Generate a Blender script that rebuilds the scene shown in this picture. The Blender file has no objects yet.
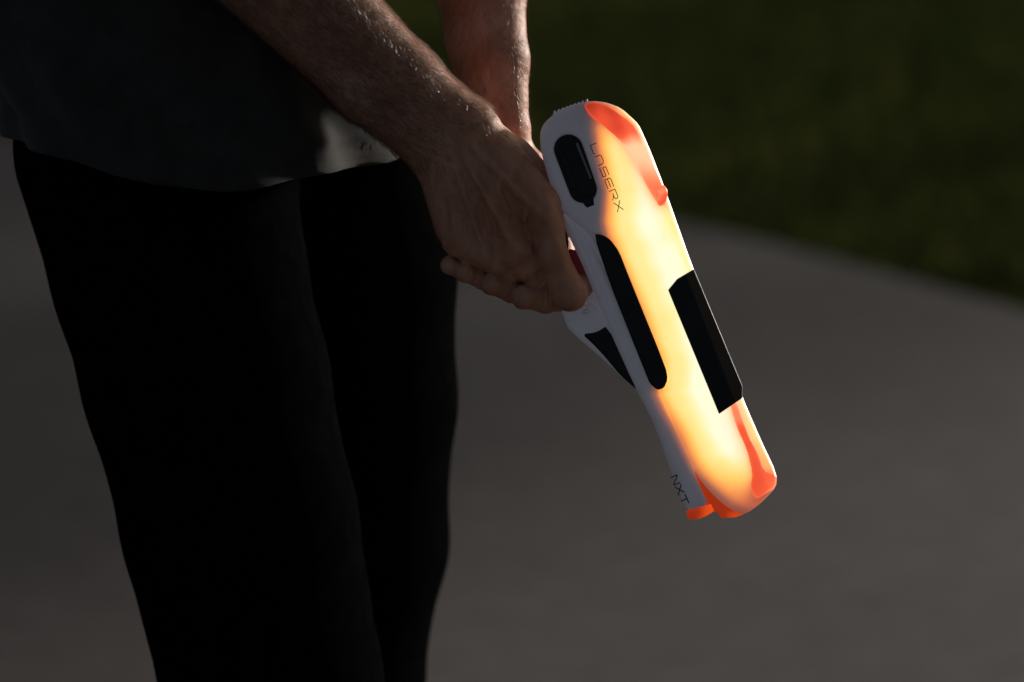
import bpy, math, random
import numpy as np
from mathutils import Vector, Matrix

random.seed(4); RNG = np.random.default_rng(7)
S = bpy.context.scene
COL = S.collection

# ------------------------------------------------------------------ camera
PITCH = math.radians(13.5)
CAM = np.array([0.0, -2.431, 1.354])
FPX = 3375.0                       # focal length in pixels
cd = bpy.data.cameras.new('camera'); cam = bpy.data.objects.new('camera', cd); COL.objects.link(cam)
cam.location = CAM; cam.rotation_euler = (math.pi/2 - PITCH, 0, 0)
cd.sensor_width = 36; cd.lens = 36*FPX/1024; cd.clip_start = 0.05; cd.clip_end = 2000
cd.dof.use_dof = True; cd.dof.focus_distance = 2.48; cd.dof.aperture_fstop = 3.2
S.camera = cam

# ------------------------------------------------------------------ light
SUN_AZ = Vector((math.cos(math.radians(41)), math.sin(math.radians(41)), 0)).normalized(); SUN_EL = math.radians(9)
sd = Vector((SUN_AZ.x*math.cos(SUN_EL), SUN_AZ.y*math.cos(SUN_EL), math.sin(SUN_EL)))
sl = bpy.data.lights.new('sun', 'SUN'); sl.energy = 4.2; sl.angle = math.radians(3.5); sl.color = (1, .95, .89)
so = bpy.data.objects.new('sun', sl); COL.objects.link(so); so.location = sd*20
so.rotation_euler = (-sd).to_track_quat('-Z', 'Y').to_euler()
W_ = bpy.data.worlds.new('World'); S.world = W_; W_.use_nodes = True
nt = W_.node_tree; bgn = nt.nodes['Background']; sky = nt.nodes.new('ShaderNodeTexSky')
sky.sky_type = 'NISHITA'; sky.sun_disc = False; sky.sun_elevation = SUN_EL
sky.sun_rotation = math.atan2(sd.x, sd.y); sky.air_density = 1.0; sky.dust_density = 6.0; sky.ozone_density = 1.0
nt.links.new(sky.outputs[0], bgn.inputs[0]); bgn.inputs[1].default_value = 0.077
S.view_settings.view_transform = 'Standard'; S.view_settings.look = 'None'
S.view_settings.exposure = 0; S.view_settings.gamma = 1
S.cycles.max_bounces = 6

# ------------------------------------------------------------------ mapping helpers
def P(a):
    """(px, py, towards-camera px) at the hand distance -> world metres (1350 px = 1 m)."""
    a = np.asarray(a, float); D = 2.5 - a[..., 2]/1350.0
    X = (a[..., 0]-512)*D/FPX; Y = -(a[..., 1]-341)*D/FPX
    s, c = math.sin(PITCH), math.cos(PITCH)
    return np.stack([CAM[0]+X, CAM[1]+D*c+Y*s, CAM[2]-D*s+Y*c], -1)
def W(px, py, y):
    """world point of pixel on the vertical plane at depth y."""
    s, c = math.sin(PITCH), math.cos(PITCH)
    X = (px-512)/FPX; Y = -(py-341)/FPX
    d = np.array([X, c+Y*s, -s+Y*c]); t = (y-CAM[1])/d[1]
    return CAM + d*t

# ------------------------------------------------------------------ implicit surfaces
def cone(p, a, b, ra, rb):
    a = np.asarray(a, np.float32); b = np.asarray(b, np.float32); ab = b-a
    t = np.clip(((p-a)@ab)/max(float(ab@ab), 1e-12), 0, 1)
    d = p-a-t[:, None]*ab
    return np.sqrt((d*d).sum(1)) - (ra+(rb-ra)*t)
def ell(p, c, r):
    q = (p-np.asarray(c, np.float32))/np.asarray(r, np.float32)
    k = np.sqrt((q*q).sum(1)); return (k-1)*min(r)
def smin(a, b, k):
    h = np.clip(.5+.5*(b-a)/k, 0, 1); return b+(a-b)*h-k*h*(1-h)
def smax(a, b, k): return -smin(-a, -b, k)
def chain(p, pts, k=4):
    f = None
    for (x0, y0, z0, r0), (x1, y1, z1, r1) in zip(pts[:-1], pts[1:]):
        g = cone(p, (x0, y0, z0), (x1, y1, z1), r0, r1); f = g if f is None else smin(f, g, k)
    return f
def mesh_sdf(fn, lo, hi, res):
    """surface nets over a block-sparse grid."""
    lo = np.asarray(lo, float); hi = np.asarray(hi, float); B = 10
    nb = np.ceil((hi-lo)/res/B).astype(int); n = nb*B
    V = np.ones(tuple(n), np.float32)*1e3
    bi = np.stack(np.meshgrid(*[np.arange(k) for k in nb], indexing='ij'), -1).reshape(-1, 3)
    cen = (lo+(bi*B+(B-1)/2)*res).astype(np.float32); fc = fn(cen)
    rad = res*B*.87*1.35
    for b in bi[fc < -rad]: V[b[0]*B:(b[0]+1)*B, b[1]*B:(b[1]+1)*B, b[2]*B:(b[2]+1)*B] = -1e3
    act = bi[np.abs(fc) <= rad]
    loc = np.stack(np.meshgrid(*[np.arange(B)]*3, indexing='ij'), -1).reshape(-1, 3)
    for i in range(0, len(act), 400):
        a = act[i:i+400]; idx = (a[:, None]*B+loc[None]).reshape(-1, 3)
        V[idx[:, 0], idx[:, 1], idx[:, 2]] = fn((lo+idx*res).astype(np.float32))
    ins = V < 0
    cid = np.full(tuple(n), -1, np.int32)
    cellmask = np.zeros(tuple(n), bool)
    edges = []
    for ax in range(3):
        sl0 = [slice(None)]*3; sl1 = [slice(None)]*3; sl0[ax] = slice(0, -1); sl1[ax] = slice(1, None)
        e = np.argwhere(ins[tuple(sl0)] != ins[tuple(sl1)])
        o1, o2 = [k for k in range(3) if k != ax]
        e = e[(e[:, o1] > 0) & (e[:, o2] > 0)]
        edges.append(e)
        for d1 in (0, 1):
            for d2 in (0, 1):
                c = e.copy(); c[:, o1] -= d1; c[:, o2] -= d2; cellmask[c[:, 0], c[:, 1], c[:, 2]] = True
    cells = np.argwhere(cellmask); cid[cells[:, 0], cells[:, 1], cells[:, 2]] = np.arange(len(cells))
    acc = np.zeros((len(cells), 3)); cnt = np.zeros(len(cells)); quads = []
    for ax in range(3):
        e = edges[ax]; o1, o2 = [(1, 2), (2, 0), (0, 1)][ax]
        e1 = e.copy(); e1[:, ax] += 1
        v0 = V[e[:, 0], e[:, 1], e[:, 2]]; v1 = V[e1[:, 0], e1[:, 1], e1[:, 2]]
        v0 = np.clip(v0, -res*2, res*2); v1 = np.clip(v1, -res*2, res*2)
        t = v0/(v0-v1); pt = e.astype(float); pt[:, ax] += t
        q = []
        for d1, d2 in ((0, 0), (1, 0), (1, 1), (0, 1)):
            c = e.copy(); c[:, o1] -= d1; c[:, o2] -= d2; k = cid[c[:, 0], c[:, 1], c[:, 2]]
            np.add.at(acc, k, pt); np.add.at(cnt, k, 1); q.append(k)
        q = np.stack(q, 1); fl = v0 > 0; q[fl] = q[fl][:, ::-1]; quads.append(q)
    verts = lo + acc/np.maximum(cnt, 1)[:, None]*res
    v = verts.astype(np.float32)
    for _ in range(1):
        f = fn(v); g = grad(fn, v, res*.4); v = v - np.clip(f, -res*.7, res*.7)[:, None]*g*.8
    return v.astype(float), np.concatenate(quads)
def grad(fn, v, h):
    g = np.stack([fn(v+np.eye(3, dtype=np.float32)[i]*h)-fn(v-np.eye(3, dtype=np.float32)[i]*h) for i in range(3)], 1)
    return g/np.maximum(np.linalg.norm(g, axis=1, keepdims=True), 1e-6)
def noise3(p, s, seed=0):
    """cheap smooth noise: a few rotated sines."""
    r = np.random.default_rng(seed); o = 0
    for k in range(5):
        d = r.normal(size=3); d /= np.linalg.norm(d); o = o + np.sin((p@d)*s*(1+.37*k)+r.uniform(0, 6.3))/(1+.3*k)
    return o/3.2

# ------------------------------------------------------------------ object helpers
def mk(name, v, f, mat, parent=None, origin=None, attr=None, smooth=True):
    v = np.asarray(v, float)
    o3 = np.zeros(3) if origin is None else np.asarray(origin, float)
    me = bpy.data.meshes.new(name)
    fl = [tuple(int(i) for i in q) for q in f]
    # outward winding
    if len(fl):
        vol = 0.0; c = v.mean(0)
        A = np.array([q[:3] for q in fl]); a, b, d = v[A[:, 0]]-c, v[A[:, 1]]-c, v[A[:, 2]]-c
        vol = np.einsum('ij,ij->i', a, np.cross(b, d)).sum()
        if vol < 0: fl = [q[::-1] for q in fl]
    me.from_pydata([tuple(x) for x in (v-o3)], [], fl); me.update()
    if smooth: me.polygons.foreach_set('use_smooth', [True]*len(me.polygons))
    if attr is not None:
        for an, av in attr.items():
            A_ = me.attributes.new(an, 'FLOAT', 'POINT'); A_.data.foreach_set('value', np.asarray(av, np.float32))
    me.materials.append(mat)
    ob = bpy.data.objects.new(name, me); COL.objects.link(ob)
    if parent is not None: ob.parent = parent
    return ob
def tag(o, label=None, cat=None, group=None, kind=None):
    for k, val in (('label', label), ('category', cat), ('group', group), ('kind', kind)):
        if val: o[k] = val
    return o

# ------------------------------------------------------------------ materials
def mat(name, col, rough=.5, spec=.5, sss=0, coat=0, sheen=0):
    m = bpy.data.materials.new(name); m.use_nodes = True; b = m.node_tree.nodes['Principled BSDF']
    b.inputs['Base Color'].default_value = (*col, 1); b.inputs['Roughness'].default_value = rough
    b.inputs['Specular IOR Level'].default_value = spec
    b.inputs['Subsurface Weight'].default_value = sss; b.inputs['Coat Weight'].default_value = coat
    b.inputs['Sheen Weight'].default_value = sheen
    return m
def N(m, t, **kw):
    n = m.node_tree.nodes.new(t)
    for k, v in kw.items(): setattr(n, k, v)
    return n
def L(m, a, b): m.node_tree.links.new(a, b)
def noise(m, scale, detail=4, coord='Object', vec=None, stretch=None):
    n = N(m, 'ShaderNodeTexNoise'); n.inputs['Scale'].default_value = scale; n.inputs['Detail'].default_value = detail
    if vec is None:
        tc = N(m, 'ShaderNodeTexCoord'); vec = tc.outputs[coord]
    if stretch is not None:
        mp = N(m, 'ShaderNodeMapping'); mp.inputs['Rotation'].default_value = stretch[0]; mp.inputs['Scale'].default_value = stretch[1]
        L(m, vec, mp.inputs[0]); vec = mp.outputs[0]
    L(m, vec, n.inputs['Vector']); return n
def ramp(m, src, stops):
    r = N(m, 'ShaderNodeValToRGB'); e = r.color_ramp.elements
    while len(e) < len(stops): e.new(.5)
    for el, (p, c) in zip(e, stops): el.position = p; el.color = (*c, 1)
    L(m, src, r.inputs[0]); return r
def bump(m, src, strength, dist=.001, chain_to=None):
    b = N(m, 'ShaderNodeBump'); b.inputs['Strength'].default_value = strength; b.inputs['Distance'].default_value = dist
    L(m, src, b.inputs['Height'])
    if chain_to: L(m, chain_to.outputs[0], b.inputs['Normal'])
    L(m, b.outputs[0], m.node_tree.nodes['Principled BSDF'].inputs['Normal']); return b
def BS(m): return m.node_tree.nodes['Principled BSDF']

def skin_mat():
    m = mat('skin', (.42, .23, .15), .55, .32, sss=.06)
    BS(m).inputs['Subsurface Radius'].default_value = (.01, .004, .002)
    n = noise(m, 28, 5); n2 = noise(m, 160, 4, stretch=((.0, .7, .3), (1, 1, .22)))
    r = ramp(m, n.outputs[0], [(.3, (.42, .175, .105)), (.52, (.54, .25, .165)), (.72, (.64, .34, .24))])
    r2 = ramp(m, n2.outputs[0], [(.3, (.62, .58, .55)), (.62, (1, 1, 1))])
    mx = N(m, 'ShaderNodeMix', data_type='RGBA', blend_type='MULTIPLY'); mx.inputs[0].default_value = .55
    L(m, r.outputs[0], mx.inputs[6]); L(m, r2.outputs[0], mx.inputs[7]); L(m, mx.outputs[2], BS(m).inputs['Base Color'])
    w = noise(m, 900, 3); b1 = bump(m, w.outputs[0], .35, .0004)
    v = noise(m, 260, 6, stretch=((.3, .2, .9), (1, .4, 1))); bump(m, v.outputs[0], .45, .0009, b1)
    return m
M_SKIN = skin_mat()
def cloth(name, c0, c1, scale, rough=.95, sheen=.1):
    m = mat(name, c0, rough, .15, sheen=sheen); BS(m).inputs['Sheen Roughness'].default_value = .5
    n = noise(m, 60, 6); r = ramp(m, n.outputs[0], [(.3, c0), (.7, c1)]); L(m, r.outputs[0], BS(m).inputs['Base Color'])
    w = N(m, 'ShaderNodeTexWave'); w.inputs['Scale'].default_value = scale; w.inputs['Distortion'].default_value = 1.5
    tc = N(m, 'ShaderNodeTexCoord'); L(m, tc.outputs['Object'], w.inputs['Vector'])
    b = bump(m, w.outputs['Fac'], .3, .0005); n3 = noise(m, 900, 2); bump(m, n3.outputs[0], .4, .0006, b)
    return m
M_SHIRT = cloth('grey_jersey', (.027, .025, .024), (.041, .038, .036), 500)
M_TROU = cloth('black_twill', (.0020, .0020, .0022), (.0035, .0035, .0038), 420, sheen=0); BS(M_TROU).inputs['Specular IOR Level'].default_value = 0
M_SHOE = mat('shoe_leather', (.02, .02, .02), .5); M_SOLE = mat('sole_rubber', (.5, .5, .48), .7)
M_HAIR = mat('hair', (.09, .055, .035), .35, .6)
M_ARMH = mat('arm_hair', (.06, .042, .028), .32, .8); M_RIMHAIR = mat('backlit_rim_hair', (.62, .52, .44), .3, 1)  # second, paler hair carries the backlit rim in its colour
M_NAIL = mat('nail', (.50, .30, .23), .28, .6)

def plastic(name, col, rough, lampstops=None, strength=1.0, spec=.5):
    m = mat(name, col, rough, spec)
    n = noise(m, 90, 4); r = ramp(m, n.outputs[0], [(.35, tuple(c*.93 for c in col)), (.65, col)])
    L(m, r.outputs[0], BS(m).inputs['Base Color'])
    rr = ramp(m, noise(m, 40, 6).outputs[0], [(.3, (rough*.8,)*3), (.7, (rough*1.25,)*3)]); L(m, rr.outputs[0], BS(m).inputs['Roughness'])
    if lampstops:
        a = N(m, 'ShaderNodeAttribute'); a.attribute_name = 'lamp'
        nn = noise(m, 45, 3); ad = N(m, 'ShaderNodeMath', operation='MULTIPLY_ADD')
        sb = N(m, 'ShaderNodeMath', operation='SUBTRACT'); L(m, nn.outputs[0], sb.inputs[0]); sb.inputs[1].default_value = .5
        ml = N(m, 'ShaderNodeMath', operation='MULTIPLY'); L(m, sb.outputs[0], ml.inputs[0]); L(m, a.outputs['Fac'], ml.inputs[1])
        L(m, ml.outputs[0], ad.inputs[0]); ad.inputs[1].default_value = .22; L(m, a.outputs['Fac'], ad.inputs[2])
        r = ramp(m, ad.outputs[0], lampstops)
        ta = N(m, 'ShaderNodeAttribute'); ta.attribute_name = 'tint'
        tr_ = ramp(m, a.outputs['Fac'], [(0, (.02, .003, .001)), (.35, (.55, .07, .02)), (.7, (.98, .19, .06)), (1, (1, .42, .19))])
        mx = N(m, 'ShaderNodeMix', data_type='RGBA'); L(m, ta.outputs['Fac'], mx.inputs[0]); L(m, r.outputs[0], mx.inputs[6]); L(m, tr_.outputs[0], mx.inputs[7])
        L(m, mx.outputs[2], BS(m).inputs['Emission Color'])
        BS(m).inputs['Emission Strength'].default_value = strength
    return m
SHELL = [(0, (.036, .034, .041)), (.10, (.062, .042, .044)), (.25, (.30, .090, .045)), (.42, (.94, .28, .04)), (.64, (1, .61, .11)), (.84, (1, .82, .30)), (1, (1, .95, .66))]  # first stop gives unlit white casing a faint glow in place of fill light
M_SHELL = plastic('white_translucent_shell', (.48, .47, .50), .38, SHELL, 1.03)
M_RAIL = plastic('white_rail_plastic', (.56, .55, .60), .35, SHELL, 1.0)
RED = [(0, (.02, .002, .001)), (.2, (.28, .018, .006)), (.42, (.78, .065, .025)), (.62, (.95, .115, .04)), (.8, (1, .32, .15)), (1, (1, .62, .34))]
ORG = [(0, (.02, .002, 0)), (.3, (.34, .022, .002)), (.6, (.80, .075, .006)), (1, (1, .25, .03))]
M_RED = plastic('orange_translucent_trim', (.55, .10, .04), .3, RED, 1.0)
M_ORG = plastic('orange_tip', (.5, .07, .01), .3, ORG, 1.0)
M_BLACK = plastic('black_plastic', (.004, .004, .004), .4, spec=.3)
M_BLACK2 = plastic('dark_grey_plastic', (.012, .011, .011), .5, spec=.25)
M_RIDGE_HL = plastic('ridge_highlight_grey', (.16, .17, .17), .25)  # lighter grey stands in for the highlight along the port ridge
M_INK = mat('dark_ink', (.015, .01, .008), .5)
M_STEEL = mat('steel', (.7, .7, .72), .18); BS(M_STEEL).inputs['Metallic'].default_value = 1
M_TRIG = mat('red_trigger', (.5, .01, .015), .4)

# ------------------------------------------------------------------ ground
def ground_mats():
    c = mat('concrete', (.16, .15, .145), .85, .3)
    n1 = noise(c, .55, 3); n2 = noise(c, 14, 6); n3 = noise(c, 180, 3)
    r1 = ramp(c, n1.outputs[0], [(.32, (.090, .079, .077)), (.5, (.122, .109, .107)), (.7, (.152, .138, .135))])
    r2 = ramp(c, n2.outputs[0], [(.3, (.80, .79, .78)), (.7, (1.1, 1.1, 1.1))])
    r3 = ramp(c, n3.outputs[0], [(.3, (.78, .78, .78)), (.6, (1, 1, 1))])
    a = N(c, 'ShaderNodeMix', data_type='RGBA', blend_type='MULTIPLY'); a.inputs[0].default_value = 1
    b = N(c, 'ShaderNodeMix', data_type='RGBA', blend_type='MULTIPLY'); b.inputs[0].default_value = 1
    L(c, r1.outputs[0], a.inputs[6]); L(c, r2.outputs[0], a.inputs[7]); L(c, a.outputs[2], b.inputs[6]); L(c, r3.outputs[0], b.inputs[7])
    L(c, b.outputs[2], BS(c).inputs['Base Color']); bump(c, n3.outputs[0], .4, .003)
    g = mat('soil_under_grass', (.02, .02, .008), 1, 0)
    n = noise(g, 3, 6); r = ramp(g, n.outputs[0], [(.3, (.030, .036, .010)), (.7, (.044, .050, .014))]); L(g, r.outputs[0], BS(g).inputs['Base Color'])
    k = mat('grass_blades', (.03, .04, .01), 1, 0)
    n = noise(k, 1.3, 5); r = ramp(k, n.outputs[0], [(.3, (.150, .160, .042)), (.7, (.185, .196, .052))]); L(k, r.outputs[0], BS(k).inputs['Base Color'])
    return c, g, k
M_CONC, M_SOIL, M_GRASS = ground_mats()
def Gd(px, py):
    s, c = math.sin(PITCH), math.cos(PITCH); X = (px-512)/FPX; Y = -(py-341)/FPX
    d = np.array([X, c+Y*s, -s+Y*c]); return (CAM+d*(-CAM[2]/d[2]))[:2]
# edge of the slab, world xy, traced from where it lies on the ground
edge = [Gd(x, y) for x, y in ((330, 196), (450, 200), (560, 208), (640, 217), (690, 225), (760, 240), (830, 258), (900, 277), (960, 293), (1024, 311), (1100, 340), (1250, 408))]
edge = [np.array([-60., 9.2]), np.array([-12., 8.6]), np.array([-4., 8.0])] + edge + [np.array([2.75, 1.6]), np.array([3.6, -1.5]), np.array([4.6, -6.0]), np.array([9., -60.])]
pts = []
for i in range(len(edge)-1):
    p0 = edge[max(i-1, 0)]; p1 = edge[i]; p2 = edge[i+1]; p3 = edge[min(i+2, len(edge)-1)]
    for t in np.linspace(0, 1, 8, endpoint=False):
        pts.append(.5*((2*p1)+(p2-p0)*t+(2*p0-5*p1+4*p2-p3)*t*t+(3*p1-p0-3*p2+p3)*t**3) if 2 < i < len(edge)-3 else p1+(p2-p1)*t)
pts.append(edge[-1]); EDGE = np.array(pts)
v = [(-500, -500, -.03), (500, -500, -.03), (500, 900, -.03), (-500, 900, -.03)]
tag(mk('lawn_ground', v, [(0, 1, 2, 3)], M_SOIL, smooth=False), 'dark lawn ground beyond the concrete slab', kind='structure')
# slab: polygon closed towards the near left
ring = np.vstack([EDGE, [[-60, -60]]]); n = len(ring)
v = np.vstack([np.c_[ring, np.zeros(n)], np.c_[ring, np.full(n, -.12)]])
f = [tuple(range(n))] + [(i, (i+1) % n, (i+1) % n+n, i+n) for i in range(n)]
me = bpy.data.meshes.new('pavement'); me.from_pydata([tuple(x) for x in v], [], f); me.update()
import bmesh
bm = bmesh.new(); bm.from_mesh(me); bmesh.ops.recalc_face_normals(bm, faces=bm.faces); bm.to_mesh(me); bm.free()
me.materials.append(M_CONC); o = bpy.data.objects.new('pavement', me); COL.objects.link(o)
tag(o, 'smooth grey concrete slab with a curved edge against the lawn', kind='structure')
# grass blades, denser close to the slab edge
def inside_slab(xy):
    x, y = xy[:, 0], xy[:, 1]; c = np.zeros(len(x), bool)
    for i in range(n):
        x0, y0 = ring[i]; x1, y1 = ring[(i+1) % n]
        k = ((y0 > y) != (y1 > y)) & (x < (x1-x0)*(y-y0)/((y1-y0)+1e-12)+x0); c ^= k
    return c
Q = np.c_[RNG.uniform(-2.8, 4.2, 130000), RNG.uniform(3.8, 13.5, 130000)]
Q = Q[~inside_slab(Q)]; m_ = len(Q)
h = RNG.uniform(.03, .05, m_); an = RNG.uniform(0, 6.28, m_); w = RNG.uniform(.003, .006, m_); le = RNG.uniform(0, .03, (m_, 2))
dx = np.c_[np.cos(an), np.sin(an)]; ln = np.c_[np.cos(an+1.5), np.sin(an+1.5)]*le[:, :1]
a = np.c_[Q-dx*w[:, None], np.full(m_, -.03)]; b = np.c_[Q+dx*w[:, None], np.full(m_, -.03)]
c = np.c_[Q+ln*.4+dx*w[:, None]*.7, -.03+h*.6]; d = np.c_[Q+ln*.4-dx*w[:, None]*.7, -.03+h*.6]; e = np.c_[Q+ln, -.03+h]
V = np.stack([a, b, c, d, e], 1).reshape(-1, 3); k = np.arange(m_)*5
F = [(i, i+1, i+2, i+3) for i in k]+[(i+3, i+2, i+4) for i in k]
tag(mk('grass', V, F, M_GRASS, smooth=False), 'short dark green lawn grass along the curved slab edge', kind='stuff', cat='grass')

# trees added out of frame so their crowns shade the slab behind the person
def shade_tree(x, y, label):
    t = bpy.data.objects.new('shade_tree', None); COL.objects.link(t); t.location = (x, y, 0); tag(t, label, 'shade_tree'); o0 = (x, y, 0); r = np.random.default_rng(9)
    mb = mat('bark', (.07, .05, .035), .9); bump(mb, noise(mb, 20, 6, stretch=((0, 0, 0), (1, 1, .2))).outputs[0], .8, .02)
    ml = mat('leaves', (.05, .075, .02), .6)
    V_, F_ = [], []
    def limb(a, b, r0, r1):
        a, b = np.array(a), np.array(b); d = nrm2(b-a); u = nrm2(np.cross(d, (.3, 1, .1))); w = np.cross(d, u); k = len(V_)
        for i in range(7):
            c = a+(b-a)*i/6+r.normal(size=3)*r0*.15
            for j in range(10): th_ = j*.6283; V_.append(c+(u*math.cos(th_)+w*math.sin(th_))*(r0+(r1-r0)*i/6))
        F_.extend([(k+i*10+j, k+i*10+(j+1) % 10, k+(i+1)*10+(j+1) % 10, k+(i+1)*10+j) for i in range(6) for j in range(10)])
    base = np.array([x, y, -.05]); fork = base+np.array([.05, -.05, 1.5]); limb(base, fork, .17, .12)
    C_ = []
    for k in range(11):
        e = np.array([x, y, 2.2])+r.normal(size=3)*np.array([.8, .8, .16]); limb(fork, e, .07, .015); C_.append(e)
    mk('trunk', V_, F_, mb, t, o0)
    n_ = 15000; C_ = np.array(C_); c = C_[r.integers(0, len(C_), n_)]+r.normal(size=(n_, 3))*np.array([.34, .34, .2])
    u = r.normal(size=(n_, 3)); u /= np.linalg.norm(u, axis=1)[:, None]; w = np.cross(u, r.normal(size=(n_, 3))); w /= np.linalg.norm(w, axis=1)[:, None]
    l = r.uniform(.04, .075, n_)[:, None]
    vv = np.stack([c-u*l, c+w*l*.45, c+u*l, c-w*l*.45], 1).reshape(-1, 3)
    mk('crown', vv, np.arange(n_*4).reshape(-1, 4), ml, t, o0, smooth=False)
def nrm2(a): return a/np.linalg.norm(a)
shade_tree(-3.1+sd.x*13.0, 4.3+sd.y*13.0, 'farther of two unseen leafy trees added right of the slab for shade')
shade_tree(-2.6+sd.x*12.0, 1.9+sd.y*12.0, 'nearer of two unseen leafy trees added right of the slab for shade')

# ------------------------------------------------------------------ the person's arms and hands (px space)
R_WR = (469, 126, 26, 27); R_WU = (433, 152, 22, 26)
def right_arm(p):
    f = smin(cone(p, (469, 126, 26), (404, 78, 40), 26, 32), cone(p, (433, 151, 22), (364, 84, 38), 26, 33), 22)
    f = smin(f, cone(p, (451, 138, 24), (384, 82, 40), 29, 37), 10)
    f = smin(f, cone(p, (404, 78, 40), (215, -115, 130), 34, 46), 16)
    f = smin(f, cone(p, (364, 84, 38), (190, -85, 125), 33, 46), 16)
    f = smin(f, cone(p, (205, -100, 128), (190, -330, 120), 50, 60), 20)
    # ulna head
    f = smin(f, ell(p, (446, 142, 44), (13, 13, 9)), 12)
    return f
MCP_R = [(545, 226, 28, 19.5), (513, 250, 38, 17.5), (483, 251, 34, 15.5), (458, 241, 27, 14.5)]
def right_palm(p):
    f = cone(p, (469, 128, 25), (538, 205, 24), 26, 23)
    f = smin(f, cone(p, (458, 134, 25), (506, 228, 29), 27, 21), 10)
    f = smin(f, cone(p, (447, 142, 24), (478, 234, 26), 26, 20), 10)
    f = smin(f, cone(p, (437, 150, 22), (452, 226, 20), 25, 18), 10)
    # thenar mass and web behind
    f = smin(f, cone(p, (474, 138, 12), (520, 166, -8), 26, 21), 14)
    for x, y, z, r in MCP_R: f = smin(f, np.sqrt(((p-np.array((x, y, z), np.float32))**2).sum(1))-r, 9)
    # extensor tendons
    w = [(466, 140, 51), (458, 146, 51), (450, 150, 50), (443, 154, 47)]
    for (x, y, z, r), a in zip(MCP_R, w):
        b = (x-2, y-6, z+r-3); mid = ((a[0]+b[0])/2, (a[1]+b[1])/2, (a[2]+b[2])/2+1.5)
        f = smin(f, chain(p, [(*a, 1.5), (*mid, 2.6), (*b, 3.2)], 3), 5)
    # valleys between the knuckles
    for i in range(3):
        a = np.array(MCP_R[i][:3]); b = np.array(MCP_R[i+1][:3]); c = (a+b)/2
        c2 = c+np.array((-16, -44, 0)); c[2] += 21; c2[2] = c[2]+5; c[1] += 4
        f = smax(f, -cone(p, c, c2, 8, 3), 9)
    # veins
    for vn in ([(500, 165, 50), (497, 190, 53), (508, 212, 54), (500, 234, 54)], [(470, 170, 51), (478, 195, 52), (470, 222, 49)], [(497, 190, 53), (485, 210, 52), (490, 232, 51)], [(520, 180, 45), (527, 202, 47), (524, 222, 50)]):
        f = smin(f, chain(p, [(q[0], q[1], q[2]-4.2, 1.9) for q in vn], 2), 5)
    return f
R_F = [
    [(545, 226, 29, 19), (554, 260, 33, 15), (569.5, 293, 29, 17.5), (583, 284, 2, 12), (580, 268, -8, 10)],
    [(513, 249, 34, 17), (526, 266, 28, 14.5), (539, 277, 18, 15), (536, 278, -10, 13), (516, 266, -24, 11)],
    [(483, 252, 31, 16), (498, 262, 27, 14), (511, 270, 18, 14), (506, 268, -12, 12), (490, 256, -24, 10)],
    [(458, 242, 25, 15), (471, 252, 22, 12), (483, 260, 15, 12), (478, 258, -10, 10.5), (466, 250, -20, 9)],
]
R_TH = [(476, 138, 12, 25), (512, 156, -6, 19), (546, 182, -32, 14), (580, 205, -42, 12), (604, 226, -41, 10)]
L_F = [
    [(524, 296.5, 29, 12), (545, 300, 18, 13), (563, 297, 0, 13.5), (572, 285, -34, 13.5), (556, 248, -60, 15)],
    [(492, 283, 24, 11), (512, 291, 12, 11.6), (532, 290, -4, 12.5), (545, 280, -38, 13), (528, 244, -63, 15)],
    [(466.5, 271.5, 20, 10.3), (486, 280, 9, 10.8), (505, 281, -6, 12), (515, 272, -38, 12), (500, 240, -63, 14)],
    [(450, 264, 15, 8.8), (463, 271, 11, 9.6), (480, 270, -8, 10), (490, 262, -36, 11), (474, 234, -60, 13)],
]
def left_arm(p):
    f = chain(p, [(504, 122, -62, 25), (497, 60, -78, 31), (488, -10, -104, 37), (440, -230, -200, 46)], 10)
    f = smin(f, chain(p, [(486, 122, -66, 24), (476, 40, -108, 29), (468, -20, -138, 34), (440, -230, -200, 46)], 10), 14)
    return smin(f, cone(p, (440, -230, -200), (340, -480, -330), 46, 58), 18)
def left_palm(p):
    f = None
    for (x, y, z, r) in [c[-1] for c in L_F]:
        g = cone(p, (500, 140, -64), (x, y, z), 26, r+4); f = g if f is None else smin(f, g, 9)
    return smin(f, chain(p, [(498, 150, -60, 22), (530, 165, -66, 15), (560, 195, -66, 12), (582, 222, -62, 10)], 5), 10)
# creases on the bent finger backs
def creases(f, p, cs, depth):
    for c, n_, w in cs:
        q = p-np.array(c, np.float32); s = q@np.array(n_, np.float32); r = np.sqrt((q*q).sum(1))
        f = f+depth*np.exp(-(s/w)**2)*np.exp(-(r/17)**2)
    return f
def nrm(a): a = np.array(a, float); return a/np.linalg.norm(a)
CR = []
for ch in R_F:
    d_ = nrm(np.array(ch[2][:3])-np.array(ch[1][:3])); c_ = np.array(ch[2][:3])
    for o_ in (-7, -3.5, 0, 4): CR.append((c_+d_*o_+np.array((0, 0, 12)), d_, 1.0))
for ch in L_F:
    d_ = nrm(np.array(ch[1][:3])-np.array(ch[0][:3])); c_ = np.array(ch[1][:3])
    for o_ in (-3, 1.5): CR.append((c_+d_*o_+np.array((0, 4, 10)), d_, 1.0))
def arms(p):
    f = np.empty(len(p), np.float32); m = (p[:, 0] > 385) & (p[:, 1] > 62)
    if m.any(): f[m] = hands(p[m])
    if (~m).any():
        q = p[~m]; a = smin(right_arm(q), left_arm(q), .8)
        n_ = (q[:, 0] > 350) & (q[:, 1] > 30)
        if n_.any(): a[n_] = smin(smin(right_arm(q[n_]), right_palm(q[n_]), 12), smin(left_arm(q[n_]), left_palm(q[n_]), 12), .8)
        q = q.astype(float); a = a-.35*noise3(q, .09, 3)-.22*noise3(q, .31, 5)
        f[~m] = a
    return smax(f, -225-p[:, 1], 4).astype(np.float32)
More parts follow.
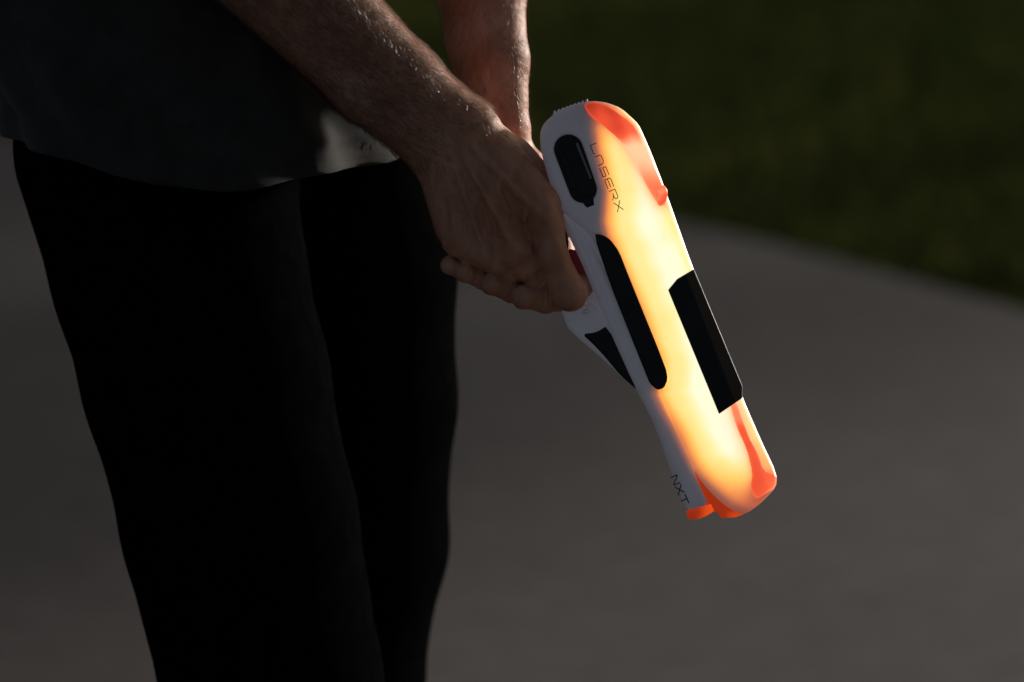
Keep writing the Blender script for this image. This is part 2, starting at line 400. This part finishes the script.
def hands(p):
    palm = smin(right_arm(p), right_palm(p), 12)
    f = palm; fs = None
    for ch in R_F:
        g = chain(p, ch, 5); fs = g if fs is None else smin(fs, g, 2.0)
    fs = smin(fs, chain(p, R_TH, 6), 2)
    f = smin(palm, fs, 5)
    lp = smin(left_arm(p), left_palm(p), 12); ls = None
    for ch in L_F:
        g = chain(p, ch, 4)
        g = smin(g, ell(p, np.array(ch[0][:3])+np.array((-1, 2, 2)), (ch[0][3]*.95,)*3), 3)
        ls = g if ls is None else smin(ls, g, .6)
    g = smin(lp, ls, 7)
    f = smin(f, g, .8)
    f = creases(f, p, CR, .9)
    q = p.astype(float)
    return (f - .35*noise3(q, .09, 3) - .22*noise3(q, .31, 5)).astype(np.float32)
RES = 1.5
av, af = mesh_sdf(arms, (110, -235, -240), (625, 330, 205), RES)
anrm = grad(arms, av.astype(np.float32), .8).astype(float)
aw = P(av)

# ------------------------------------------------------------------ torso, neck, head, upper arms, legs (metres)
HIPY = .18
sc_ = 1.045/1350
hem_c = W(213, 130, HIPY); Z_HEM = hem_c[2]; XB = hem_c[0]
SH_Z = 1.40; NECK = np.array([XB+.02, HIPY, 1.46]); HEAD = np.array([XB+.05, HIPY, 1.655])
SHR = np.array([XB+.01, HIPY-.185, SH_Z]); SHL = np.array([XB+.01, HIPY+.185, SH_Z])
EL_R = P((190, -330, 120)); EL_L = P((340, -480, -330))
def bodyf(p):
    f = cone(p, (XB-.03, HIPY-.03, 1.10), (XB-.015, HIPY-.06, 1.28), .085, .10)
    f = smin(f, cone(p, (XB-.03, HIPY+.03, 1.10), (XB-.015, HIPY+.06, 1.28), .085, .10), .06)
    f = smin(f, cone(p, SHR, SHL, .06, .06), .06)
    f = smin(f, cone(p, (XB, HIPY, 1.38), NECK+np.array((.01, 0, .06)), .062, .055), .05)
    f = smin(f, cone(p, SHR, EL_R, .056, .0445), .02); f = smin(f, cone(p, SHL, EL_L, .056, .0475), .02)
    f = smin(f, cone(p, EL_R, P((203, -130, 128)), .0445, .0385), .01); f = smin(f, cone(p, EL_L, P((440, -222, -198)), .0475, .0362), .01)
    h = ell(p, HEAD+np.array((-.01, 0, .03)), (.098, .076, .100)); h = smin(h, ell(p, HEAD+np.array((.03, 0, -.045)), (.062, .056, .07)), .04)
    h = smin(h, cone(p, HEAD+np.array((.085, 0, .02)), HEAD+np.array((.112, 0, -.02)), .009, .015), .012)
    for s in (-1, 1):
        h = smin(h, ell(p, HEAD+np.array((-.005, s*.077, 0)), (.02, .008, .032)), .006)
        h = smax(h, -ell(p, HEAD+np.array((.092, s*.031, .018)), (.014, .016, .010)), .01)
        h = smin(h, ell(p, HEAD+np.array((.074, s*.031, .018)), (.0125, .0125, .0115)), .002)
    h = smax(h, -cone(p, HEAD+np.array((.098, -.02, -.062)), HEAD+np.array((.098, .02, -.062)), .0025, .0025), .004)
    h = smin(h, cone(p, HEAD+np.array((.088, -.016, -.069)), HEAD+np.array((.088, .016, -.069)), .006, .006), .006)
    f = smin(f, h, .02)
    return f
bv, bf = mesh_sdf(lambda p: bodyf(p).astype(np.float32), (XB-.25, -.35, .85), (XB+.40, .75, 1.82), .006)
FOOT0 = W(272, 682, .08); PO = np.array([FOOT0[0], HIPY, 0])
V = np.vstack([aw, bv])
# consistent winding for both parts before joining
def wind(v, f):
    A = f; c = v.mean(0); vol = np.einsum('ij,ij->i', v[A[:, 0]]-c, np.cross(v[A[:, 1]]-c, v[A[:, 2]]-c)).sum()
    return f if vol > 0 else f[:, ::-1]
F = np.vstack([wind(aw, af), wind(bv, bf)+len(aw)])
body = mk('person', V, F, M_SKIN)
me = body.data; co = np.array([vv.co[:] for vv in me.vertices])-PO; me.vertices.foreach_set('co', co.ravel().astype(np.float32)); me.update(); body.location = PO
tag(body, 'person in dark shirt and black trousers gripping the glowing toy blaster with both hands', 'person')

def legs(p):
    near = [(150, 150, .125, 134), (179, 270, .10, 125), (206, 380, .078, 121), (239, 520, .07, 117), (272, 682, .07, 112), (305, 860, .07, 96), (330, 1080, .07, 86), (345, 1250, .07, 84)]
    far = [(312, 150, .25, 128), (334, 270, .26, 128), (338, 400, .265, 124), (335, 540, .27, 119), (319, 682, .27, 112), (290, 860, .27, 96), (270, 1080, .27, 86), (262, 1225, .27, 84)]
    out = []
    for c in (near, far):
        q = [(*W(x, y, yy), r*sc_) for x, y, yy, r in c]; out.append(chain(p, q, .010))
    f = smin(out[0], out[1], .012)
    pel = smin(cone(p, W(170, 120, .15), W(180, 40, .15), 128*sc_, 125*sc_), cone(p, W(272, 120, .22), W(250, 40, .22), 114*sc_, 108*sc_), .05)
    f = smin(f, pel, .03)
    z = p[:, 2].astype(float); q = p.astype(float)
    fold = .0012*np.sin(z*42+q[:, 0]*30+3*np.sin(q[:, 1]*18))*np.clip((.75-z)*3, .15, 1)
    crease = .0016*noise3(q*np.array((1, 1, .5)), 26, 12)
    f = f+fold+crease
    return smax(smax(f, (.06-p[:, 2]), .004), p[:, 2]-1.02, .01).astype(np.float32)
lv, lf = mesh_sdf(legs, (XB-.25, -.15, .03), (XB+.35, .50, 1.05), .0065)
tr = mk('trousers', lv, lf, M_TROU, body, PO)
for (x, y, yy) in ((345, 1290, .07), (262, 1262, .27)):
    a0 = W(x, y, yy); a0[2] = 0
    def shoe(p):
        f = cone(p, a0+np.array((-.05, 0, .05)), a0+np.array((.03, 0, .075)), .042, .043)
        f = smin(f, cone(p, a0+np.array((-.04, 0, .035)), a0+np.array((.16, 0, .035)), .038, .036), .03)
        f = smin(f, cone(p, a0+np.array((0, 0, .06)), a0+np.array((0, 0, .12)), .045, .045), .03)
        return smax(smax(f, .018-p[:, 2], .004), p[:, 2]-.125, .004).astype(np.float32)
    vv, ff = mesh_sdf(shoe, a0+np.array((-.14, -.09, -.01)), a0+np.array((.24, .09, .15)), .005)
    sh = mk('shoe', vv, ff, M_SHOE, body, PO)
    def sole(p):
        f = smin(cone(p, a0+np.array((-.04, 0, .015)), a0+np.array((.06, 0, .015)), .044, .040), cone(p, a0+np.array((.06, 0, .015)), a0+np.array((.16, 0, .015)), .04, .043), .02)
        return smax(smax(f, -p[:, 2], .003), p[:, 2]-.024, .003).astype(np.float32)
    vv, ff = mesh_sdf(sole, a0+np.array((-.14, -.09, -.01)), a0+np.array((.24, .09, .05)), .004)
    mk('sole', vv, ff, M_SOLE, sh, PO)

# hair cap
def hairf(p):
    f = ell(p, HEAD+np.array((-.018, 0, .045)), (.104, .085, .102)); f = f+.003*noise3(p.astype(float), 160, 5)
    return smax(f, -ell(p, HEAD+np.array((.075, 0, -.05)), (.085, .10, .115)), .01).astype(np.float32)
vv, ff = mesh_sdf(hairf, HEAD-.16, HEAD+.18, .005); mk('hair', vv, ff, M_HAIR, body, PO)

# t-shirt: lofted torso cloth with hem, double stitching ridge, folds and sleeves
def loft(rings, closed=True):
    nr, ns = rings.shape[:2]; v = rings.reshape(-1, 3); f = []
    for i in range(nr-1):
        for j in range(ns):
            k = (j+1) % ns; f.append((i*ns+j, i*ns+k, (i+1)*ns+k, (i+1)*ns+j))
    return v, f
ns, nr = 260, 150
th = np.linspace(0, 2*np.pi, ns, endpoint=False); rings = []
for i in range(nr):
    t = i/(nr-1); z = Z_HEM+(1.45-Z_HEM)*t
    ax = np.interp(t, [0, .08, .3, .7, .9, 1], [.166, .165, .160, .150, .125, .075]); ay = np.interp(t, [0, .1, .4, .75, .9, 1], [.205, .20, .19, .205, .19, .08])
    lean = 0.0
    fade = np.exp(-t*3.0)
    x = np.cos(th); y = np.sin(th)
    # flank corner with a flat panel running from it to the belly: clip the ellipse by a soft plane
    pn = np.array((.935, -.355)); dcut = np.interp(t, [0, .35, .8, 1], [.152, .158, .19, .2])
    ex = ax*x*pn[0]+ay*y*pn[1]; over = dcut-ex; cut = smin(over*0, over, .012)
    qx = ax*x+cut*pn[0]; qy = ay*y+cut*pn[1]; qr = np.sqrt((qx/ax)**2+(qy/ay)**2)
    fo = .006*np.sin(3*th+1.0+t*5)*fade+.004*np.sin(7*th-2+t*9)*fade+.0035*np.sin(13*th+t*14+1.3*np.sin(t*20))*(1-t)
    # diagonal drag folds from the raised arm
    fo += .004*np.sin(th*5+t*38)*np.exp(-((th-5.1)/.9)**2)*np.clip(t*6, 0, 1)
    hemr = .0016*np.exp(-((t-.028)/.0035)**2)*-1+.0008*np.sin(th*120)*np.exp(-((t-.028)/.006)**2)
    # hem seam thickness
    hemr += .0018*(t < .028)
    sc = 1+(fo+hemr)/.17
    zz = z+.006*np.sin(2*th+.5)*(1-t)+.004*np.sin(5*th)*(1-t)-.006*np.cos(th)*(1-t)
    lean = -.034*np.interp(t, [.04, .17, .5, .8], [0, 1, 1, .3])
    rings.append(np.stack([XB+lean+qx*sc, HIPY+qy*sc, zz], 1))
rings = np.array(rings)
v1, f1 = loft(rings)
vs, fs_ = [v1[:ns*118]], [q for q in f1 if max(q) < ns*118]; off = ns*118
def yoke(p):
    f = cone(p, SHR+np.array((0, .01, .004)), SHL+np.array((0, -.01, .004)), .074, .074)
    f = smin(f, cone(p, (XB-.015, HIPY-.07, 1.26), (XB, HIPY-.09, 1.36), .118, .095), .05); f = smin(f, cone(p, (XB-.015, HIPY+.07, 1.26), (XB, HIPY+.09, 1.36), .118, .095), .05)
    f = smax(f, 1.20-p[:, 2], .01)
    for a, b in ((SHR, EL_R), (SHL, EL_L)):
        d = nrm(b-a); l_ = np.linalg.norm(b-a); g = cone(p, a, b, .072, .069); g = g+.0025*noise3(p.astype(float), 60, 3)
        g = smax(g, ((p-a)@d-l_*.72), .004); f = smin(f, g, .03)
    q = p.astype(float); f = f+.0025*noise3(q*np.array((1, 1, .6)), 34, 8)
    return smax(f, -cone(p, (XB+.02, HIPY, 1.44), (XB+.03, HIPY, 1.56), .062, .085), .006).astype(np.float32)
v2, f2 = mesh_sdf(yoke, (XB-.22, -.30, 1.17), (XB+.42, .72, 1.55), .006)
f2 = wind(v2, f2); vs.append(v2); fs_ += [tuple(int(i)+off for i in q) for q in f2]
shirt = mk('t_shirt', np.vstack(vs), fs_, M_SHIRT, body, PO)
so_ = shirt.modifiers.new('thickness', 'SOLIDIFY'); so_.thickness = .0018; so_.offset = 0

# forearm hair: dark strands thickened as painted shade, pale edge strands as painted backlight
def grow(n_want, sel, lenr, seed, lift=(.35, .8), rad=.10):
    r = np.random.default_rng(seed); idx = np.nonzero(sel)[0]; idx = r.choice(idx, n_want)
    base = av[idx]+r.normal(size=(n_want, 3))*.6; nn = anrm[idx]; vs = []; fs = []
    return base, nn, r
def hairs(n_want, sel, direction, lenr, seed, rad=.11):
    base, nn, r = grow(n_want, sel, lenr, seed)
    D = np.array(direction)[None]+r.normal(size=(n_want, 3))*.35; D -= (D*nn).sum(1)[:, None]*nn; D /= np.linalg.norm(D, axis=1)[:, None]
    ln = r.uniform(*lenr, n_want)[:, None]; up = r.uniform(.25, .95, n_want)[:, None]
    side = np.cross(D, nn); side /= np.maximum(np.linalg.norm(side, axis=1)[:, None], 1e-6)
    P0 = base-nn*.5; P1 = base+(D*.45+nn*up*.38)*ln; P2 = base+(D*.85+nn*up*.50)*ln; P3 = base+(D*1.2+nn*up*.52)*ln
    vs = []
    for c, w in ((P0, rad), (P1, rad), (P2, rad*.7), (P3, rad*.2)):
        for k in range(3):
            a = k*2.0944; vs.append(c+(side*math.cos(a)+nn*math.sin(a))*w)
    V_ = np.stack(vs, 1).reshape(-1, 3); F_ = []
    for s in range(3):
        for k in range(3):
            k2 = (k+1) % 3; F_.append([s*3+k, s*3+k2, s*3+3+k2, s*3+3+k])
    F_ = (np.arange(n_want)[:, None, None]*12+np.array(F_)[None]).reshape(-1, 4)
    return V_, F_
tR = (av[:, 0]-451)*.72+(av[:, 1]-139)*.69
isR = right_arm(av.astype(np.float32)) < 3
rr_ = RNG.uniform(0, 1, len(av)); selR = isR & (tR < 46-120*rr_**1.3) & (tR > -330); edgeR = anrm[:, 0]*.62-anrm[:, 1]*.72
isL = left_arm(av.astype(np.float32)) < 3
selL = isL & (av[:, 1] < 125) & (av[:, 1] > -70)
selH = (right_palm(av.astype(np.float32)) < 2.5) & (av[:, 2] > 25) & (tR > 0) & (tR < 75)
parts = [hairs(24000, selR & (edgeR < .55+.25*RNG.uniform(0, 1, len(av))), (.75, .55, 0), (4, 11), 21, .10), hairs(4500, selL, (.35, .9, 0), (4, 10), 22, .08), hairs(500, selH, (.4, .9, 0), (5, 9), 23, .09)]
upper = isR & (tR < 60) & (tR > -330) & (edgeR > .60); parts.append(hairs(15000, upper, (.8, .45, .0), (3, 8), 24, .075))  # pale hairs only on the upper edge, rim light put into their colour
vs, fs_, off = [], [], 0
for v2, f2 in parts: vs.append(v2); fs_.append(f2+off); off += len(v2)
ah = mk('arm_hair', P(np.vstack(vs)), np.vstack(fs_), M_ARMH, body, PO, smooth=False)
ah.data.materials.append(M_RIMHAIR); nf = len(fs_[-1]); mi = np.zeros(len(ah.data.polygons), np.int32); mi[-nf:] = 1; ah.data.polygons.foreach_set('material_index', mi)
# nails of the left hand's fingertips
for ch in L_F:
    a = np.array(ch[0][:3]); d_ = nrm(a-np.array(ch[1][:3])); up = nrm(np.array((-.25, .25, 1.))); up = nrm(up-d_*(up@d_)); sd_ = np.cross(d_, up); r = ch[0][3]
    vv = []; ff = []; nu, nv = 9, 9
    for i in range(nu):
        for j in range(nv):
            s = (i/(nu-1)-.5)*2; t = j/(nv-1); wv = .52*(1-.35*max(0, t-.7)**2*9)
            ang = s*wv*1.15
            # nail bed rides on the finger's own surface
            q = a+d_*((-0.2+t*.85)*r); rr = r*math.sqrt(max(.15, 1-(max(0, -.2+t*.85)**2)*.85))+.15
            vv.append(q+(up*math.cos(ang)+sd_*math.sin(ang))*rr)
    for i in range(nu-1):
        for j in range(nv-1): k = i*nv+j; ff.append((k, k+1, k+nv+1, k+nv))
    ob = mk('nail', P(np.array(vv)), ff, M_NAIL, body, PO)
    s_ = ob.modifiers.new('thickness', 'SOLIDIFY'); s_.thickness = .0009; s_.offset = 0

# ------------------------------------------------------------------ the toy blaster (px space, c towards camera)
GO = P((560, 225, -4))
gun = bpy.data.objects.new('toy_blaster', None); COL.objects.link(gun); gun.location = GO; gun.empty_display_size = .03
tag(gun, 'white laser tag toy blaster glowing yellow and orange, pointing down in the hands', 'toy blaster')
def polysd(x, y, poly):
    poly = np.asarray(poly, np.float32); d = np.full(x.shape, 1e9, np.float32); c = np.zeros(x.shape, bool); m_ = len(poly)
    for i in range(m_):
        x0, y0 = poly[i]; x1, y1 = poly[(i+1) % m_]; ex, ey = x1-x0, y1-y0
        wx, wy = x-x0, y-y0; t = np.clip((wx*ex+wy*ey)/(ex*ex+ey*ey+1e-9), 0, 1)
        d = np.minimum(d, (wx-ex*t)**2+(wy-ey*t)**2)
        k = ((y0 > y) != (y1 > y)) & (x < (x1-x0)*(y-y0)/((y1-y0)+1e-12)+x0); c ^= k
    d = np.sqrt(d); return np.where(c, -d, d)
def rnd(poly, k=2):
    """one or two rounds of corner cutting"""
    p = np.array(poly, float)
    for _ in range(k):
        q = np.roll(p, -1, 0); p = np.stack([p*.8+q*.2, p*.2+q*.8], 1).reshape(-1, 2)
    return p
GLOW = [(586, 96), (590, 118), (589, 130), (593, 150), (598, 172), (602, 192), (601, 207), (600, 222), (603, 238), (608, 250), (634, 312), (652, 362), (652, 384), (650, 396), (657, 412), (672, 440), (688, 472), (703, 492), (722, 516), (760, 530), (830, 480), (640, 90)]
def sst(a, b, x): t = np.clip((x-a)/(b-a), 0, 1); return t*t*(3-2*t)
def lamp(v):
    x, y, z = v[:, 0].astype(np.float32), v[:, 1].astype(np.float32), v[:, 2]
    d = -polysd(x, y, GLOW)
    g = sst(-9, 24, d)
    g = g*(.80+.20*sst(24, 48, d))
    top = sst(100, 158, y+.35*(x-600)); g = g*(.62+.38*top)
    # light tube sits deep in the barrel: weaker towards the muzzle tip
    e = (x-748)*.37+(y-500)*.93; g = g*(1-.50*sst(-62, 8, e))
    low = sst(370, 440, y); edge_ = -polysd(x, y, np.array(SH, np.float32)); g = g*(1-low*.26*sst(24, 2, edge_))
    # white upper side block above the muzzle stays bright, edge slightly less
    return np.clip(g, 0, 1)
def psolid(name, poly, c0, c1, rad, m, parent=gun, res=1.0, lampf=None, shape=None, tintf=None):
    poly = np.array(poly, float); lo = np.array([poly[:, 0].min()-3, poly[:, 1].min()-3, c0-3]); hi = np.array([poly[:, 0].max()+3, poly[:, 1].max()+3, c1+3])
    cc, hh = (c0+c1)/2, (c1-c0)/2
    def fn(p):
        a = polysd(p[:, 0], p[:, 1], poly)+rad; b = np.abs(p[:, 2]-cc)-hh+rad
        f = np.minimum(np.maximum(a, b), 0)+np.sqrt(np.maximum(a, 0)**2+np.maximum(b, 0)**2)-rad
        if shape is not None: f = shape(f, p)
        return f.astype(np.float32)
    v, f = mesh_sdf(fn, lo, hi, res)
    at = {'lamp': lampf(v)} if lampf is not None else None
    if tintf is not None: at['tint'] = tintf(v)
    return mk(name, P(v), f, m, parent, GO, at)
def capsule(ax, ay, bx, by, r0, r1=None, n_=14):
    r1 = r0 if r1 is None else r1; t = math.atan2(by-ay, bx-ax); out = []
    for i in range(n_+1): a = t+math.pi/2+math.pi*i/n_; out.append((ax+r0*math.cos(a), ay+r0*math.sin(a)))
    for i in range(n_+1): a = t-math.pi/2+math.pi*i/n_; out.append((bx+r1*math.cos(a), by+r1*math.sin(a)))
    return out
SH = rnd([(544, 123), (559, 110), (575, 104), (592, 101), (606, 102.5), (621, 108), (636, 121.5), (640, 127), (651, 152), (664, 186), (693, 268), (742, 396), (760, 438), (777, 474), (776, 487), (762, 502), (746, 514), (736, 513), (721, 503), (708, 490), (697, 476), (664, 405), (600, 254), (588, 234), (563, 213), (552, 190), (541, 152), (540, 133)], 1)
WIN = capsule(568.5, 149, 583, 189, 15.5, 15)
INS = [(592, 233), (602, 234), (610, 239), (619, 251), (628, 274), (667, 368), (669, 380), (665, 389), (658, 391), (650, 384), (646, 374), (630, 335), (609, 283)]
def shellshape(f, p):
    # chamfer along the top and grooves round the window and the side insert
    u = (p[:, 0]-640)*.93-(p[:, 1]-310)*.37                        # towards the sight side
    ch = (u*.62+np.abs(p[:, 2])*.78)-52
    f = smax(f, ch.astype(np.float32), 3)
    w = polysd(p[:, 0], p[:, 1], WIN); s = np.maximum(w, 22.5-np.abs(p[:, 2])); f = smax(f, -s, 1.2)
    w = polysd(p[:, 0], p[:, 1], INS); s = np.maximum(w, 23-np.abs(p[:, 2])); f = smax(f, -s, .8)
    return f
TRA = rnd([(582, 104), (596, 101), (610, 107), (632, 122), (641, 136), (655, 166), (665, 187), (667, 205), (659, 207), (652, 197), (638, 172), (628, 152), (618, 139), (603, 126), (590, 117)], 1)
TRB = rnd([(729, 404), (737, 400), (743, 418), (750, 438), (758, 452), (764, 470), (777, 474), (777, 487), (766, 494), (756, 500), (750, 488), (752, 472), (746, 450), (738, 432), (732, 416)], 1)
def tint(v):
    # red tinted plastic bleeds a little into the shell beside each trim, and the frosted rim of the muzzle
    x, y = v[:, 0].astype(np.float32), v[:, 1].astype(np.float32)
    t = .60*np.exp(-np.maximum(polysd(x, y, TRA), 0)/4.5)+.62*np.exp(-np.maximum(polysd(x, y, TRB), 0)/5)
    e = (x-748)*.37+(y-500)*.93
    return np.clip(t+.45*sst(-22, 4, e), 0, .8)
def shellbase(p, grow=0.):
    a = polysd(p[:, 0], p[:, 1], SH)+7; b = np.abs(p[:, 2])-27+7
    f = np.minimum(np.maximum(a, b), 0)+np.sqrt(np.maximum(a, 0)**2+np.maximum(b, 0)**2)-7
    u = (p[:, 0]-640)*.93-(p[:, 1]-310)*.37
    return (smax(f, (u*.62+np.abs(p[:, 2])*.78-52).astype(np.float32), 3)-grow).astype(np.float32)
def ontop(h): return lambda f, p: smax(f, shellbase(p, h), 1.0)
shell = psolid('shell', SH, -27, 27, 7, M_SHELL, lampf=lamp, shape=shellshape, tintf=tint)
# window: a dark pill recess with rim lip, glass face, painted highlight edge and a charging nub
for sgn in (1, -1):
    c0, c1 = (20, 25.2) if sgn > 0 else (-25.2, -20)
    pill = psolid('port_cover', rnd(capsule(568.5, 149, 583, 189, 14.6, 14), 1), c0, c1, 2.2, M_BLACK, res=.8)
    ci0, ci1 = (24.5, 27) if sgn > 0 else (-27, -24.5)
    psolid('inner_ridge', capsule(577, 144, 590.5, 178, 1.3, 1.3), ci0-1, ci1+1, .9, M_RIDGE_HL, pill, .6)
    psolid('inner_ridge', capsule(563, 156, 574, 186, 3.4, 3.2), ci0, ci1, 1, M_BLACK, pill, .6)
    psolid('port_latch', [(581, 199), (593, 194), (594.5, 205), (587, 208), (584, 205)], ci0-1, ci1+.5, 1, M_BLACK, pill, .6)
    psolid('side_insert', rnd([((x-632)*.97+632, (y-312)*.99+312) for x, y in INS], 1), 20 if sgn > 0 else -27.6, 27.6 if sgn > 0 else -20, 2, M_BLACK, res=.9)
# white lower rail
def railshape(f, p):
    # step where the barrel sleeve starts, and a shallow groove along it
    ln = (p[:, 0]-560)*.38+(p[:, 1]-213)*.925; off = (p[:, 0]-560)*.925-(p[:, 1]-213)*.38
    f = f+.9*np.exp(-((off-7-ln*.012)/1.3)**2)*(ln < 190)
    return f
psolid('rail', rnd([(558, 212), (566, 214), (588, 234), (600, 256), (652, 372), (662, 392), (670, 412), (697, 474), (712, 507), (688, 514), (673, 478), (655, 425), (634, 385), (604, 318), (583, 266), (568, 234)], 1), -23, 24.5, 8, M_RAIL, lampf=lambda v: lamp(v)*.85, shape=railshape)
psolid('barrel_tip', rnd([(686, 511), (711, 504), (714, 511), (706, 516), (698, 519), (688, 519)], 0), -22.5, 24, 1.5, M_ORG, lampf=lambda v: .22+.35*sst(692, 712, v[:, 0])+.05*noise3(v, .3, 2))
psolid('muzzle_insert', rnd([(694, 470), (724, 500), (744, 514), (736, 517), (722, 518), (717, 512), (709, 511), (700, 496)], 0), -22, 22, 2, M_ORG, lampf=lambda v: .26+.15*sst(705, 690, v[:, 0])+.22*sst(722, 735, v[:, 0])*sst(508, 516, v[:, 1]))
# red trims on the sight side
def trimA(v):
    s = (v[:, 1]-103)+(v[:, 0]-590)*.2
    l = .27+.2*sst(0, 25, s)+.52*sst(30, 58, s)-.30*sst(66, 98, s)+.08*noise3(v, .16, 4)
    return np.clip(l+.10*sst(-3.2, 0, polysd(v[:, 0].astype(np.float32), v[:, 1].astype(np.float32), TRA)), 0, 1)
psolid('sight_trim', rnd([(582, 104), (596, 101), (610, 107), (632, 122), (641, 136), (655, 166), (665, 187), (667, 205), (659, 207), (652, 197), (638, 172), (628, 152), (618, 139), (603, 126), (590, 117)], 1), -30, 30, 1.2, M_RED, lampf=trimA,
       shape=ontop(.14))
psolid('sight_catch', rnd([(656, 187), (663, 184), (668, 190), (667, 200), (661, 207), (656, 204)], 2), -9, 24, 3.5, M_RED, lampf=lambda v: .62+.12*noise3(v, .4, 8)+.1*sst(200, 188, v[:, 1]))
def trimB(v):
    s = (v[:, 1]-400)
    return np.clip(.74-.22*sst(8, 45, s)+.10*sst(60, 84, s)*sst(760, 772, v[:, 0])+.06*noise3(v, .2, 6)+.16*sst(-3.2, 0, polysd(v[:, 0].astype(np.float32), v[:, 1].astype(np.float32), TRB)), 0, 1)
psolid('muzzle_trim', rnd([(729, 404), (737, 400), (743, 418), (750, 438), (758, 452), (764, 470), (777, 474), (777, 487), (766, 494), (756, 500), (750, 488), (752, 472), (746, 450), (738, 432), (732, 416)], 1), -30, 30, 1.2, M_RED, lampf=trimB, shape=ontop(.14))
# serrations across the back of the shell
for i in range(9):
    x = 554.5+i*4.0; y = 113.2-i*1.42
    psolid('grip_rib', rnd([(x-1.5, y+4), (x-.8, y-2.4), (x+1.3, y-3.1), (x+1.8, y+3)], 1), -16, 17, .9, M_RAIL, shell, .7, lampf=lambda v: v[:, 0]*0)
# black foregrip cover with a lighter side facet
def blockshape(f, p):
    u = (p[:, 0]-640)*.9315-(p[:, 1]-310)*.364
    return smax(f, ((u*.55+np.abs(p[:, 2])*.835)-55.5).astype(np.float32), .8)
BL = [(668, 290), (677, 279), (694, 269), (742.5, 386), (742.5, 398), (719, 414)]
psolid('top_cover', rnd(BL, 0), -30.5, 30.5, 1.6, M_BLACK2, shape=blockshape, res=.9)
# trigger guard, its black pad, the trigger and the grip
psolid('trigger_guard', rnd([(560, 306), (575, 300), (592, 300), (612, 322), (645, 398), (630, 384), (606, 362), (576, 336), (567, 327)], 1), -15, 15, 5, M_RAIL, lampf=lambda v: v[:, 0]*0,
       shape=lambda f, p: smax(f, -cone(p, (578, 290, -30), (588, 300, 30), 7, 7), 2))
psolid('guard_pad', rnd([(582, 334), (596, 332.5), (608, 325), (640, 393), (619, 374), (606, 358), (594, 345)], 1), -17, 17.5, 2, M_BLACK)
psolid('trigger', rnd([(566, 248), (584, 252), (590, 270), (590, 288), (582, 284), (572, 274)], 1), -5, 14, 2, M_TRIG)
psolid('guard_arch', rnd([(578, 285), (588, 282), (608, 318), (594, 318)], 1), -9, 9, 3, M_RAIL, lampf=lambda v: v[:, 0]*0)
psolid('grip', rnd([(556, 196), (572, 250), (552, 262), (478, 246), (470, 214), (548, 184)], 2), -26, 12, 9, M_BLACK)
psolid('screw', capsule(585, 312.2, 587.6, 310.8, 1.7), 14, 17.2, .8, M_STEEL, res=.5)
# lettering: strokes in (reading, up) glyph units
GL = {
 'L': [[(0, 1), (0, 0), (.82, 0), (.86, .14)]],
 'A': [[(0, 0), (0, .82), (.12, 1), (.62, 1), (.86, .78), (.86, 0)]],
 'S': [[(0, 0), (.8, 0), (.88, .12), (.86, .5), (.1, .5), (.04, .6), (.06, 1), (.86, 1)]],
 'E': [[(.88, 1), (.14, 1), (0, .86), (0, .14), (.14, 0), (.88, 0)], [(.02, .5), (.8, .5)]],
 'R': [[(0, 0), (0, 1), (.72, 1), (.86, .86), (.86, .54), (.74, .42), (.3, .42)], [(.5, .42), (.88, 0)]],
 'X': [[(0, 0), (.9, 1)], [(0, 1), (.9, 0)]],
 'N': [[(0, 0), (0, 1), (.12, 1), (.78, 0), (.9, 0), (.9, 1)]],
 'T': [[(0, 1), (1, 1)], [(.5, 1), (.5, 0)]],
}
def writing(name, txt, p0, p1, h, c, w, parent=gun):
    p0 = np.array(p0, float); p1 = np.array(p1, float); u = nrm(p1-p0); vdir = np.array([u[1], -u[0]]); pitch = np.linalg.norm(p1-p0)/len(txt); V_, F_ = [], []
    for i, chh in enumerate(txt):
        for st in GL[chh]:
            q = [p0+u*(i*pitch+s*pitch*.86)+vdir*t*h for s, t in st]
            for a, b in zip(q[:-1], q[1:]):
                d = nrm(b-a); nn = np.array([-d[1], d[0]])*w/2; a2 = a-d*w*.4; b2 = b+d*w*.4; k = len(V_)
                for z in (c, c+.35):
                    for r_ in (a2+nn, b2+nn, b2-nn, a2-nn): V_.append((*r_, z if np.isscalar(c) else 0))
                F_ += [(k, k+1, k+2, k+3), (k+4, k+7, k+6, k+5), (k, k+4, k+5, k+1), (k+1, k+5, k+6, k+2), (k+2, k+6, k+7, k+3), (k+3, k+7, k+4, k)]
    return mk(name, P(np.array(V_)), F_, M_INK, parent, GO, smooth=False)
writing('lettering', 'LASERX', (590.2, 145.5), (618.6, 214.5), 6.3, 26.9, .8)
writing('lettering', 'NXT', (671.0, 477.5), (683.6, 506.5), 6.2, 24.2, 1.05)
